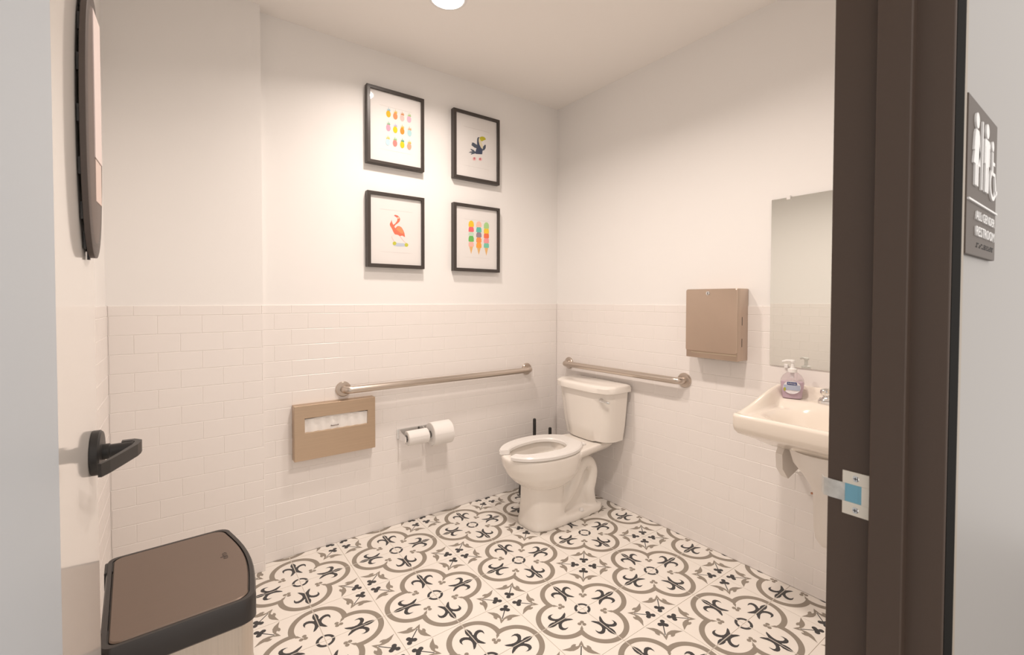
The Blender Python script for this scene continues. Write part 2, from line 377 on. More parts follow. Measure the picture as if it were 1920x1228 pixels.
for k, (px, py) in enumerate(pth):
    a = Vector(pth[min(k+1, len(pth)-1)])-Vector(pth[max(k-1, 0)]); nv = Vector((a.y, -a.x)).normalized()*(-wd[k])
    lo.append([Vector((px, py, HZ-0.011)), Vector((px, py, HZ+0.011)), Vector((px+nv.x, py+nv.y, HZ+0.011)), Vector((px+nv.x, py+nv.y, HZ-0.011))])
loft(bm, lo); finish(bm, 'lever_grip', M_BLACK, rose, world=False)
for hzp in (0.25, 1.02, 1.80):
    bm = bm_new(); cyl(bm, (-0.046, -0.004, hzp-0.055), (-0.046, -0.004, hzp+0.055), 0.007); finish(bm, 'hinge', M_BRONZE, DOOR, smooth=True, world=False)

# dark oval board hung on the door: thick ribbed rim seen edge-on
OV = thing('oval_wall_board', (0, 0, 0), 'tall dark oval board with a ribbed rim hanging on the open door', 'wall decor')
rm = DOOR.rotation_euler.to_matrix()
OV.location = DOOR.location+rm @ Vector((0.0005, 0.837, 1.585)); OV.rotation_euler = DOOR.rotation_euler
def oval(x, ry, rz, n=64): return [Vector((x, ry*math.copysign(abs(math.cos(2*PI*i/n))**0.8, math.cos(2*PI*i/n)), rz*math.sin(2*PI*i/n))) for i in range(n)]
bm = bm_new(); loft(bm, [oval(0.003, 0.072, 0.226), oval(0.004, 0.075, 0.230), oval(0.0115, 0.075, 0.230), oval(0.0125, 0.072, 0.226)])
finish(bm, 'board', mat('dark_stained_wood', (0.085, 0.066, 0.058), 0.45, brushed=(20, 20, 400)), OV, smooth=True, world=False)
bm = bm_new(); loft(bm, [oval(0.0124, 0.060, 0.205), oval(0.0130, 0.058, 0.202)])
finish(bm, 'face_inlay', mat('dark_inlay', (0.15, 0.115, 0.10), 0.5), OV, smooth=True, world=False)
bm = bm_new(); box(bm, 0.0128, 0.0145, -0.012, 0.055, -0.055, 0.20); finish(bm, 'pink_panel', mat('pale_pink_panel', (0.80, 0.69, 0.66), 0.7), OV, world=False)
bm = bm_new(); box(bm, 0.0128, 0.0138, -0.005, 0.05, -0.13, -0.057); finish(bm, 'lower_panel', mat('pale_peach_panel', (0.74, 0.60, 0.54), 0.7), OV, world=False)
for k in range(0, 64, 4):
    a = 2*PI*k/64; y, z = 0.072*math.copysign(abs(math.cos(a))**0.8, math.cos(a)), 0.226*math.sin(a)
    bm = bm_new(); box(bm, 0, 0.0035, y*0.93-0.004, y*0.93+0.004, z*0.97-0.014, z*0.97+0.014); finish(bm, 'spacer', M_BLACK, OV, world=False)

# restroom sign on the hallway wall
sy = Y_OUT-0.006
q0, q1 = at(1817, 172, 1, sy), at(1870.5, 236, 1, sy); zb_ = at(1817, 476, 1, sy)[2]
SX0, SX1, SZ1, SZ0 = q0[0], q1[0], q0[2], zb_; SH = SZ1-SZ0; SWD = SX1-SX0
SIGN = thing('restroom_sign', ((SX0+SX1)/2, Y_OUT, SZ0), 'dark grey all gender restroom sign beside the door frame', 'sign')
bm = bm_new(); box(bm, SX0, SX1, sy, Y_OUT, SZ0, SZ1, bev=0.001); finish(bm, 'sign_plate', mat('sign_bronze', (0.072, 0.051, 0.038), 0.5, 0.1), SIGN)
M_SIGNW = mat('sign_white', (0.80, 0.80, 0.80), 0.3)
def sx(u): return at(u, 300, 1, sy)[0]
def sz(fr): return SZ1-SH*fr
def flat(bm, pts, y0, y1, mi=0):
    loft(bm, [[Vector((x, y0, z)) for x, z in pts], [Vector((x, y1, z)) for x, z in pts]], mi)
xw, xm, xc, xd = sx(1828.3), sx(1847.5), sx(1859.3), sx(1838.5); hh = SH
bm = bm_new(); yA, yB = sy+0.0005, sy-0.0022
flat(bm, [(xw+.0105*math.cos(a), sz(.13)+.0105*math.sin(a)) for a in [2*PI*i/16 for i in range(16)]], yA, yB)
flat(bm, [(xw+dx*1.25, sz(f)) for dx, f in ((-.007, .19), (.007, .19), (.011, .22), (.015, .33), (.012, .335), (.009, .27), (.017, .415), (.008, .415), (.008, .55), (.0012, .55), (.0012, .415), (-.0012, .415), (-.0012, .55), (-.008, .55), (-.008, .415), (-.017, .415), (-.009, .27), (-.012, .335), (-.015, .33), (-.011, .22))], yA, yB)
finish(bm, 'woman_pictogram', M_SIGNW, SIGN)
bm = bm_new(); box(bm, xd-.0026, xd+.0026, yB, yA, sz(.555), sz(.10)); finish(bm, 'divider_bar', M_SIGNW, SIGN)
bm = bm_new()
flat(bm, [(xm+.0105*math.cos(a), sz(.13)+.0105*math.sin(a)) for a in [2*PI*i/16 for i in range(16)]], yA, yB)
flat(bm, [(xm+dx*1.25, sz(f)) for dx, f in ((-.011, .19), (.011, .19), (.0145, .21), (.0145, .36), (.0105, .36), (.0105, .24), (.009, .24), (.009, .55), (.0012, .55), (.0012, .38), (-.0012, .38), (-.0012, .55), (-.009, .55), (-.009, .24), (-.0105, .24), (-.0105, .36), (-.0145, .36), (-.0145, .21))], yA, yB)
finish(bm, 'man_pictogram', M_SIGNW, SIGN)
bm = bm_new(); wc = (xc+0.002, sz(.46))
flat(bm, [(xc-.006+.0075*math.cos(a), sz(.195)+.0075*math.sin(a)) for a in [2*PI*i/14 for i in range(14)]], yA, yB)
flat(bm, [(xc-.009, sz(.235)), (xc-.002, sz(.235)), (xc-.001, sz(.30)), (xc+.012, sz(.30)), (xc+.012, sz(.325)), (xc-.001, sz(.325)), (xc, sz(.375)), (xc+.016, sz(.375)), (xc+.025, sz(.50)), (xc+.032, sz(.485)), (xc+.034, sz(.51)), (xc+.021, sz(.54)), (xc+.011, sz(.40)), (xc-.007, sz(.40))], yA, yB)
oa = [(wc[0]+.024*math.cos(math.radians(a)), wc[1]+.024*math.sin(math.radians(a))) for a in range(125, 345, 10)]
ia = [(wc[0]+.018*math.cos(math.radians(a)), wc[1]+.018*math.sin(math.radians(a))) for a in range(335, 120, -10)]
flat(bm, oa+ia, yA, yB); finish(bm, 'wheelchair_pictogram', M_SIGNW, SIGN)
bm = bm_new(); box(bm, SX0+.002, SX1-.001, yB, yA, sz(.662), sz(.650)); finish(bm, 'rule_line', M_SIGNW, SIGN)
def sign_text(s, f0, f1, x0, x1, name):
    bm = text_bm(s, 0.02, extrude=0.001)
    xs = [v.co.x for v in bm.verts]; zs = [v.co.y for v in bm.verts]
    sxx, szz = (x1-x0)/(max(xs)-min(xs)), SH*(f1-f0)/(max(zs)-min(zs))
    for v in bm.verts:
        x, z, d = v.co; v.co = ((x-min(xs))*sxx+x0, sy-0.001-d, (z-min(zs))*szz+sz(f1))
    finish(bm, name, M_SIGNW, SIGN)
sign_text('ALL GENDER', .705, .765, sx(1829.5), sx(1864.5), 'sign_lettering')
sign_text('RESTROOM', .805, .87, sx(1830.5), sx(1864.5), 'sign_lettering')
bm = bm_new(); bx0, bx1 = sx(1832), sx(1865)
for row in range(3):
    for k in range(26):
        if random.random() < 0.62: lathe(bm, (bx0+(bx1-bx0)*k/25, sy, sz(.915+.012*row)), (0, -1, 0), [(0.0011, 0), (0.0009, 0.0007)], 6)
o = finish(bm, 'braille_dots', M_BLACK, SIGN); o['kind'] = 'stuff'

# ------------------------------------------------------------------ recessed lights
for k, (lx, ly) in enumerate(LAMPS):
    T_ = thing('recessed_light', (lx, ly, CEIL), 'round lit recessed ceiling light in view' if k == 0 else 'round recessed ceiling light nearer the doorway, above the frame', 'ceiling light')
    bm = bm_new(); lathe(bm, (lx, ly, CEIL), (0, 0, -1), [(0.088, 0), (0.088, 0.003), (0.078, 0.006), (0.070, 0.004)], 40); finish(bm, 'trim_ring', M_WHITE, T_, smooth=True)
    bm = bm_new(); lathe(bm, (lx, ly, CEIL), (0, 0, -1), [(0.072, 0.002), (0.072, 0.007), (0.05, 0.009)], 40)
    finish(bm, 'lens', mat('lit_lens', (1, 1, 1), 0.5, emit=((1, 0.95, 0.88), 9.0)), T_, smooth=True)

# ------------------------------------------------------------------ toilet
YC = -0.455
TOILET = thing('toilet', (-0.36, YC, 0), 'white two-piece toilet with open-front seat in the corner', 'toilet')
P = lambda u, w, z: Vector((-u, YC+w, z))
def egg(uc, af, ab, b, z, n=48, e=0.92):
    out = []
    for i in range(n):
        c, s = math.cos(2*PI*i/n), math.sin(2*PI*i/n); a = af if c > 0 else ab
        out.append(P(uc+a*math.copysign(abs(c)**e, c), b*math.copysign(abs(s)**e, s), z))
    return out
def egg2(uc, af, ab, b, z, n=48, e=0.7): return egg(uc, af, ab, b, z, n, e)
bm = bm_new()
# bowl: outer shell up, rim, and down inside
loft(bm, [egg(.50, .10, .10, .09, .215), egg(.50, .155, .15, .125, .235), egg(.495, .20, .18, .153, .265), egg(.49, .243, .205, .174, .305), egg(.49, .274, .215, .184, .36), egg(.49, .282, .22, .187, .407), egg(.49, .278, .217, .184, .418),
          egg(.49, .228, .17, .140, .418), egg(.49, .218, .16, .132, .400), egg(.49, .195, .145, .12, .35), egg(.48, .13, .11, .085, .285), egg(.47, .06, .06, .05, .262)])
# front column
loft(bm, [egg2(.50, .150, .12, .120, 0.0), egg2(.50, .150, .12, .120, .02), egg2(.50, .143, .11, .112, .05), egg2(.50, .138, .10, .103, .14), egg2(.50, .136, .10, .102, .22), egg2(.50, .14, .10, .105, .255)])
# foot plate and web
def foot(z, g=0): 
    pts = [(.10, -.085), (.14, -.110), (.30, -.122), (.50, -.122), (.50, .122), (.30, .122), (.14, .110), (.10, .085)]
    return [P(u+(.012*g if u < .12 else 0), w*(1-.06*g), z) for u, w in pts]
loft(bm, [foot(0), foot(.03), foot(.045, 1)])
loft(bm, [[P(u, w, z) for u, w in ((.13, -.055), (.55, -.06), (.55, .06), (.13, .055))] for z in (.0, .12)]+[[P(u, w, z) for u, w in ((.17, -.05), (.55, -.08), (.55, .08), (.17, .05))] for z in (.27, .37)])
for s in (1, -1):
    path = [P(.43, s*.055, .10), P(.37, s*.062, .155), P(.325, s*.066, .22), P(.29, s*.068, .285), P(.25, s*.068, .315), P(.205, s*.066, .30), P(.18, s*.064, .25), P(.185, s*.062, .19), P(.20, s*.060, .13), P(.185, s*.058, .06), P(.18, s*.058, .02)]
    sm = []
    for k in range(len(path)-1):
        for t_ in range(4):
            p0, p1, p2, p3 = path[max(k-1, 0)], path[k], path[k+1], path[min(k+2, len(path)-1)]; t = t_/4
            sm.append(0.5*((2*p1)+(p2-p0)*t+(2*p0-5*p1+4*p2-p3)*t*t+(3*p1-p0-3*p2+p3)*t**3))
    tube(bm, sm, 0.040, 16)
# rear deck under the tank
loft(bm, [[P(u, w, z) for u, w in ((.05, -.09), (.36, -.135), (.36, .135), (.05, .09))] for z in (.365,)]+[[P(u, w, z) for u, w in ((.035, -.115), (.36, -.17), (.36, .17), (.035, .115))] for z in (.395, .424)])
bowl = finish(bm, 'bowl', M_PORC, TOILET); remesh(bowl, 0.0065, 10, 0.5)
bm = bm_new(); loft(bm, [egg(.47, .10, .09, .07, .292), egg(.47, .10, .09, .07, .293)]); finish(bm, 'bowl_water', mat('bowl_water', (0.45, 0.45, 0.40), 0.05), TOILET)
# bolt caps
for s in (1, -1):
    bm = bm_new(); lathe(bm, P(.30, s*.105, .043), (0, 0, 1), [(.014, 0), (.013, .010), (.007, .016)], 16); finish(bm, 'bolt_cap', M_SEAT, TOILET, smooth=True)
# open-front seat
def seat_poly(off):
    out, inn = [], []
    for i in range(61):
        a = math.radians(17+330*i/60); c, s = math.cos(a), math.sin(a)
        if c > 0: u, w = .505+(.278+off)*c, (.188+off)*math.copysign(abs(s)**.9, s)
        else:      # rear half narrows to a flat back edge
            t = min(1, -c/.80); u = .505-(.228+off)*t; w = math.copysign(1, s)*min((.188+off)*abs(s)**.9, .090+off+(.098)*(1-t**2.4)) if t < 1 else (.090+off)*s/.60
        out.append((u, w))
        af = .240 if c > 0 else .125
        inn.append((.490+(af-off)*c, (.110-off)*math.copysign(abs(s)**.85, s)))
    return out, inn
bm = bm_new()
loops = []
for off, z in ((-.006, .420), (0, .424), (0, .438), (-.006, .445)):
    o_, i_ = seat_poly(off); loops.append([o_, i_, z])
rows = [[(bm.verts.new(P(*o_[k], z)), bm.verts.new(P(*i_[k], z))) for k in range(61)] for o_, i_, z in loops]
for k in range(60):
    for r in range(3):
        for q in (0, 1): bm.faces.new((rows[r][k][q], rows[r][k+1][q], rows[r+1][k+1][q], rows[r+1][k][q]))
    for r in (0, 3): bm.faces.new((rows[r][k][0], rows[r][k+1][0], rows[r][k+1][1], rows[r][k][1]))
for k in (0, 60):
    for r in range(3): bm.faces.new((rows[r][k][0], rows[r+1][k][0], rows[r+1][k][1], rows[r][k][1]))
box(bm, -.288, -.262, YC-.105, YC+.105, .422, .438, bev=.005)
finish(bm, 'toilet_seat', M_SEAT, TOILET, smooth=True, angle=35)
# tank
def tank_loop(z, hw, d0, d1, ch, n=6):
    """rounded plan: straight back, chamfered and slightly bowed front"""
    pts = [(d0, -hw+.012), (d0+.012, -hw)]
    pts += [(p.x, p.y) for p in bez((d1-.085, -hw-.002, 0), (d1-.018, -hw+.008, 0), (d1-.010, -hw+ch, 0), n)]
    pts += [(d1+.006*math.cos(a), (hw-ch)*math.sin(a)) for a in [math.radians(-60+24*i) for i in range(6)]]
    pts += [(p.x, p.y) for p in bez((d1-.010, hw-ch, 0), (d1-.018, hw-.008, 0), (d1-.085, hw+.002, 0), n)]
    pts += [(d0+.012, hw), (d0, hw-.012)]
    return [P(u, w, z) for u, w in pts]
bm = bm_new()
loft(bm, [tank_loop(.428, .182, .045, .188, .085), tank_loop(.437, .196, .035, .196, .085), tank_loop(.52, .208, .03, .205, .082), tank_loop(.62, .217, .028, .212, .078), tank_loop(.735, .226, .026, .220, .075)])
finish(bm, 'tank', M_PORC, TOILET, smooth=True)
bm = bm_new()
loft(bm, [tank_loop(.733, .232, .018, .228, .075), tank_loop(.737, .240, .014, .238, .075), tank_loop(.764, .241, .014, .239, .075), tank_loop(.774, .236, .018, .232, .074), tank_loop(.779, .222, .030, .214, .07)])
finish(bm, 'tank_lid', M_PORC, TOILET, smooth=True)
hp = P(.207, -.172, .695)
bm = bm_new(); nrm = Vector((-0.86, -0.5, 0)); lathe(bm, hp, nrm, [(.013, 0), (.013, .006), (.009, .010), (.008, .018)], 18)
tang = Vector((0.45, -0.88, -0.18)).normalized(); a = hp+nrm*.016
tube(bm, [a-tang*.008, a+tang*.015, a+tang*.035, a+tang*.052], [.007, .0075, .008, .0055], 10)
finish(bm, 'flush_lever', M_CHROME, TOILET, smooth=True)

# ------------------------------------------------------------------ plunger and brush behind the toilet
PX, PY = -0.325, -0.112
T_ = thing('toilet_brush', (PX, PY, 0), 'black toilet brush standing in its holder by the tiled wall, taller handle', 'toilet brush')
bm = bm_new(); lathe(bm, (PX, PY, 0), (0, 0, 1), [(.080, 0), (.082, .01), (.070, .12), (.062, .20), (.058, .205)], 28); finish(bm, 'brush_holder', M_BLACK, T_, smooth=True)
bm = bm_new(); lathe(bm, (PX+.03, PY, .19), (0, 0, 1), [(.0105, 0), (.0105, .294), (.0095, .301), (.006, .304)], 14); finish(bm, 'brush_handle', M_BLACK, T_, smooth=True)
PX2 = -0.150
T_ = thing('plunger', (PX2, PY, 0), 'black plunger with shorter handle tucked behind the toilet tank', 'plunger')
bm = bm_new(); lathe(bm, (PX2, PY, 0), (0, 0, 1), [(.060, 0), (.065, .015), (.055, .07), (.030, .105), (.016, .13)], 28); finish(bm, 'rubber_cup', M_BLACK, T_, smooth=True)
bm = bm_new(); lathe(bm, (PX2-.008, PY, .12), (0, 0, 1), [(.011, 0), (.011, .282), (.0098, .289), (.006, .292)], 14); finish(bm, 'plunger_handle', M_BLACK, T_, smooth=True)

# ------------------------------------------------------------------ grab bars
def grab_bar(p0, p1, nrm, label):
    p0, p1, n = Vector(p0), Vector(p1), Vector(nrm); d = (p1-p0).normalized(); so, rb = .055, .019
    T_ = thing('grab_bar', tuple(p0), label, 'grab bar')
    pts = [p0+n*.004, p0+n*.02]+bez(p0+n*(so-.032), p0+n*so, p0+n*so+d*.034, 8)+bez(p1+n*so-d*.034, p1+n*so, p1+n*(so-.032), 8)+[p1+n*.02, p1+n*.004]
    bm = bm_new(); tube(bm, pts, rb, 20); finish(bm, 'bar', M_STEELH, T_, smooth=True)
    for p in (p0, p1):
        bm = bm_new(); lathe(bm, p, n, [(.040, 0), (.040, .006), (.036, .011), (.0195, .0125)], 32); finish(bm, 'flange', M_STEELH, T_, smooth=True)
grab_bar((-1.508, 0, .812), (-.278, 0, .812), (0, -1, 0), 'long steel grab bar on the wall under the framed prints')
grab_bar((0, -.134, .846), (0, -1.037, .852), (-1, 0, 0), 'shorter steel grab bar above the toilet tank')

# ------------------------------------------------------------------ seat cover dispenser
x0, x1, z0, z1, yf = -1.757, -1.353, .484, .759, -.050
T_ = thing('seat_cover_dispenser', ((x0+x1)/2, 0, z0), 'wide stainless seat cover dispenser below the long grab bar', 'dispenser')
ox0, ox1, oz0, oz1 = -1.708, -1.394, .621, .693
bm = bm_new()
box(bm, x0, ox0, yf, 0, z0, z1, bev=.002); box(bm, ox1, x1, yf, 0, z0, z1, bev=.002); box(bm, ox0-.004, ox1+.004, yf, 0, z0, oz0, bev=.002); box(bm, ox0-.004, ox1+.004, yf, 0, oz1, z1, bev=.002)
bmesh.ops.delete(bm, geom=[f for f in bm.faces if False], context='FACES_ONLY')
finish(bm, 'case', mat('dispenser_stainless', (0.60, 0.465, 0.345), 0.36, 1.0, brushed=(5, 5, 220)), T_)
bm = bm_new(); n = 24
loft(bm, [[Vector((ox0+(ox1-ox0)*i/n, yf+.010+.004*math.sin(i*1.7), zz+.005*math.sin(PI*i/n)*(1 if zz > .66 else 0))) for i in range(n+1)] for zz in (oz0-.002, oz0+.020, oz0+.024, oz1-.016, oz1-.006)], cap0=False, cap1=False, closed=False)
o = finish(bm, 'paper_covers', M_PAPER, T_, smooth=True); o.data.polygons[0].use_smooth = True
bm = bm_new(); box(bm, ox0, ox1, -.012, -.002, oz0-.02, oz1+.01); finish(bm, 'case_back', M_WHITE, T_)
bm = bm_new(); n = 12; cxp = at(627, 797, 1, yf+.006)
lb = []
for k in range(7): box(bm, cxp[0]-.018+.0058*k, cxp[0]-.014+.0058*k, yf+.004, yf+.005, cxp[2]-.0028, cxp[2]+.0022+(.002 if k in (0, 6) else 0))
finish(bm, 'printed_mark', mat('grey_ink', (0.22, 0.17, 0.15), 0.7), T_)

# ------------------------------------------------------------------ paper rolls and their holder
rz, ry_ = .512, -.088
T_ = thing('toilet_roll_holder', (-1.06, 0, rz), 'chrome double toilet roll holder on the tiled wall', 'roll holder')
bm = bm_new(); box(bm, -1.213, -.905, -.010, 0, .490, .548, bev=.003); finish(bm, 'mount_plate', M_CHROME, T_)
for ax_ in (-1.203, -1.058, -.915):
    bm = bm_new()
    loft(bm, [[Vector((ax_+dx, y, z)) for y, z in ((-.008, .548), (-.008, .486), (-.060, .494), (ry_-.016, rz-.016), (ry_-.020, rz), (ry_-.014, rz+.015), (-.055, .532))] for dx in (-.0035, .0035)])
    finish(bm, 'arm', M_CHROME, T_)
for xa, xb in ((-1.2, -1.061), (-1.055, -.918)):
    bm = bm_new(); cyl(bm, (xa, ry_, rz), (xb, ry_, rz), .009); finish(bm, 'spindle', M_CHROME, T_, smooth=True)
def roll(xa, xb, r, label):
    T_ = thing('toilet_roll', ((xa+xb)/2, ry_, rz-r), label, 'toilet roll', group='toilet rolls on the double holder')
    bm = bm_new(); n = 40; ri = .020
    A = [circ((x, ry_, rz-(ri-.009 if False else 0)), (1, 0, 0), rr, n) for x, rr in ((xa, ri), (xa, r-.003), (xa+.003, r), (xb-.003, r), (xb, r-.003), (xb, ri), (xa, ri))]
    loft(bm, A, cap0=False, cap1=False); bmesh.ops.remove_doubles(bm, verts=bm.verts, dist=1e-5)
    o = finish(bm, 'paper_roll', M_PAPER, T_, smooth=True)
    bm = bm_new(); n = 10
    ps = [Vector((0, ry_-r-.0012, rz+.01))]+[Vector((0, ry_-(r+.0012)*math.cos(a), rz-(r+.0012)*math.sin(a))) for a in [math.radians(9*k) for k in range(n)]]
    loft(bm, [[Vector((x, p.y, p.z)) for p in ps] for x in (xa+.001, xb-.001)], cap0=False, cap1=False, closed=False)
    finish(bm, 'loose_sheet', M_PAPER, T_, smooth=True)
roll(-1.190, -1.066, .040, 'half-used toilet roll on the left of the chrome holder')
roll(-1.046, -.922, .066, 'full toilet roll on the right of the chrome holder')

# ------------------------------------------------------------------ paper towel dispenser
ya, yb, z0, z1, dx = -1.372, -1.104, .995, 1.340, .100
T_ = thing('paper_towel_dispenser', (0, (ya+yb)/2, z0), 'worn stainless paper towel dispenser between grab bar and mirror', 'dispenser')
bm = bm_new(); box(bm, -dx+.006, PS, ya, yb, z0, z1, bev=.004); 
finish(bm, 'case', mat('towel_stainless', (0.56, 0.45, 0.37), 0.32, 1.0, brushed=(240, 5, 5)), T_, smooth=True, angle=30)
bm = bm_new(); loft(bm, [[Vector((x, y, z)) for y, z in [((ya+yb)/2+px, (z0+.033+z1)/2+pz) for px, pz in rrect(yb-ya-g, z1-z0-.033-g, .010)]] for x, g in ((-dx+.008, .002), (-dx+.001, .002), (-dx-.001, .006))])
finish(bm, 'front_cover', mat('towel_cover', (0.58, 0.465, 0.38), 0.30, 1.0, brushed=(240, 5, 5), vary=None), T_, smooth=True, angle=30)
bm = bm_new(); lathe(bm, (-dx-.001, (ya+yb)/2+.012, z1-.022), (-1, 0, 0), [(.010, 0), (.010, .003), (.007, .0045)], 20); box(bm, -dx-.0065, -dx-.005, (ya+yb)/2+.011, (ya+yb)/2+.013, z1-.027, z1-.017, 1)
finish(bm, 'lock', [M_CHROME, M_BLACK], T_, smooth=True)
for a, b in ((1.165, 1.205), (1.062, 1.102)):
    bm = bm_new(); box(bm, -.056, -.052, ya-.0006, ya+.002, a, b); finish(bm, 'sight_slot', M_BLACK, T_)
bm = bm_new(); loft(bm, [[Vector((x, y, z)) for x, z in ((-dx+.004, z0+.030), (-dx+.014, z0+.002), (-dx+.03, z0-.003), (-dx+.03, z0+.03))] for y in (ya+.004, yb-.03)])
finish(bm, 'bottom_lip', mat('lip_stainless', (0.60, 0.52, 0.42), 0.3, 1.0), T_)
bm = bm_new(); box(bm, -dx+.032, -.02, ya+.012, yb-.012, z0-.0015, z0+.001); finish(bm, 'towel_slot', M_BLACK, T_)

# ------------------------------------------------------------------ mirror
ma, mb, mz0, mz1 = -2.085, -1.477, .988, 1.743
T_ = thing('wall_mirror', (0, (ma+mb)/2, mz0), 'frameless rectangular mirror above the sink', 'mirror')
bm = bm_new(); box(bm, -.006, -.001, ma, mb, mz0, mz1)
finish(bm, 'mirror_glass', M_MIRROR, T_)
bm = bm_new(); box(bm, -.0015, PS if False else 0.0, ma+.002, mb-.002, mz0+.002, ZT-.002); box(bm, -.0015, PS, ma+.002, mb-.002, ZT, mz1-.002); finish(bm, 'backing', M_BLACK, T_)
cy_ = at(1480, 372, 0, 0)[1]
for yy in (cy_, ma+.07):
    for zz, s in ((mz1, 1), (mz0, -1)):
        bm = bm_new(); box(bm, -.011, PS if s > 0 else 0, yy-.008, yy+.008, min(zz-.010*s, zz+.008*s), max(zz-.010*s, zz+.008*s), bev=.002); finish(bm, 'mirror_clip', M_WHITE, T_)

# ------------------------------------------------------------------ wall-hung sink
SY0, SYW, SD = -1.532, .51, .455      # left edge, width (towards -y), depth
SINK = thing('wall_sink', (0, SY0-SYW/2, .60), 'off-white wall-hung sink under the mirror', 'sink')
def smooth01(t): t = max(0, min(1, t)); return t*t*(3-2*t)
def sink_z(u, w):
    """top surface: u from the wall, w from the left edge"""
    dside = min(w, SYW-w); dfront = SD-u
    rim = .838+.075*smooth01((SD-.02-u)/(SD-.05))*1.0          # rim climbs towards the wall
    deck = .831+.031*smooth01((.155-u)/.060)
    z = deck+(rim-deck)*(1-smooth01((dside-.014)/.030))
    z = max(z, deck+(.839-deck)*(1-smooth01((dfront-.020)/.02)))
    z = max(z, deck+(.912-deck)*(1-smooth01((u-.012)/.030)))
    r = ((abs(u-.265)/.150)**2.6+(abs(w-SYW/2)/.205)**2.6)**(1/2.6)
    if r < 1: z = min(z, deck-(.135+deck-.831)*smooth01((1-r)/.62))
    ed = min(dside, dfront)
    if ed < .010: z -= .010*(1-math.sqrt(max(0, 1-((.010-ed)/.010)**2)))
    return z
bm = bm_new()
def grid_vals(n, lim):
    e = [0, .002, .005, .009, .014, .020]
    return e+[.026+(lim-.052)*i/n for i in range(n+1)]+[lim-q for q in reversed(e)]
US = grid_vals(44, SD); WS = grid_vals(50, SYW)
def corner(u, w):
    """round the two front corners in plan"""
    r = .035
    if u > SD-r:
        du = u-(SD-r)
        for s, w0 in ((1, r), (-1, SYW-r)):
            dw = (w0-w)*s
            if dw > 0:
                m = max(du, dw); q = math.hypot(du, dw)
                if q > 0: return SD-r+du*m/q, w0-s*dw*m/q
    return u, w
def sv(u, w, z): u, w = corner(u, w); return Vector((-u, SY0-w, z))
V = [[bm.verts.new(sv(u, w, sink_z(u, w))) for w in WS] for u in US]
for i in range(len(US)-1):
    for j in range(len(WS)-1): bm.faces.new((V[i][j], V[i][j+1], V[i+1][j+1], V[i+1][j]))
bound = [(u, 0) for u in US]+[(SD, w) for w in WS[1:]]+[(u, SYW) for u in reversed(US[:-1])]+[(0, w) for w in reversed(WS[1:-1])]
top = [V[i][0] for i in range(len(US))]+[V[-1][j] for j in range(1, len(WS))]+[V[i][-1] for i in reversed(range(len(US)-1))]+[V[0][j] for j in reversed(range(1, len(WS)-1))]
def apron(f, z_of):
    return [bm.verts.new(sv(.0+u*1.0 if f == 1 else u*f, SYW/2+(w-SYW/2)*f, z_of(u, w))) for u, w in bound]
prev = top
for f, zf in ((1.0, lambda u, w: .826), (1.0, lambda u, w: .790), (.985, lambda u, w: .775), (.93, lambda u, w: .764-.006), (.80, lambda u, w: .735), (.64, lambda u, w: .700), (.45, lambda u, w: .675), (.22, lambda u, w: .665)):
    ring = apron(f, zf); n = len(ring)
    for k in range(n): bm.faces.new((prev[k], prev[(k+1) % n], ring[(k+1) % n], ring[k]))
    prev = ring
bm.faces.new(prev)
finish(bm, 'basin', M_SINK, SINK, smooth=True, angle=60)
bm = bm_new(); lathe(bm, (-.255, SY0-SYW/2, .694), (0, 0, 1), [(.028, 0), (.028, .004), (.02, .006)], 24); finish(bm, 'drain', M_CHROME, SINK, smooth=True)
# white pipe shroud hanging under the basin
M_SHR = mat('white_vinyl_shroud', (0.82, 0.77, 0.72), 0.35)
bm = bm_new()
loft(bm, [[Vector((x, y, z)) for x, z in pts] for y, pts in ((-1.612, [(-.19, .720), (-.24, .66), (-.235, .60), (-.19, .555), (-.10, .575), (-.03, .67), (-.03, .72)]), (-1.640, [(-.19, .720), (-.245, .66), (-.24, .60), (-.19, .550), (-.095, .57), (-.03, .67), (-.03, .72)]))])
finish(bm, 'side_shroud', M_SHR, SINK, smooth=True, angle=30)
bm = bm_new(); cyy = -1.792
lp = []
for z, hx, hy, cx in ((.715, .16, .135, -.20), (.66, .15, .115, -.205), (.62, .125, .085, -.20), (.575, .085, .060, -.20), (.53, .06, .056, -.19), (.46, .058, .054, -.19), (.40, .058, .053, -.19), (.36, .052, .046, -.19), (.338, .035, .030, -.19), (.33, .012, .010, -.19)):
    lp.append([Vector((cx+hx*math.cos(2*PI*k/28), cyy+hy*math.sin(2*PI*k/28), z)) for k in range(28)])
loft(bm, lp); finish(bm, 'trap_shroud', M_SHR, SINK, smooth=True)
e = at(1494, 871, 0, 0)
bm = bm_new(); lathe(bm, (0, e[1], e[2]), (-1, 0, 0), [(.032, 0), (.030, .005), (.014, .012), (.013, .03)], 24); cyl(bm, (-.028, e[1], e[2]), (-.07, e[1], e[2]), .010); finish(bm, 'supply_valve', M_CHROME, SINK, smooth=True)
e = at(1523, 924, 0, -.05)
bm = bm_new(); cyl(bm, (-.045, e[1]-.02, e[2]+.004), (-.055, e[1]+.004, e[2]-.002), .006, .004); finish(bm, 'copper_stub', mat('copper', (0.55, 0.28, 0.18), 0.35, 1.0), SINK, smooth=True)
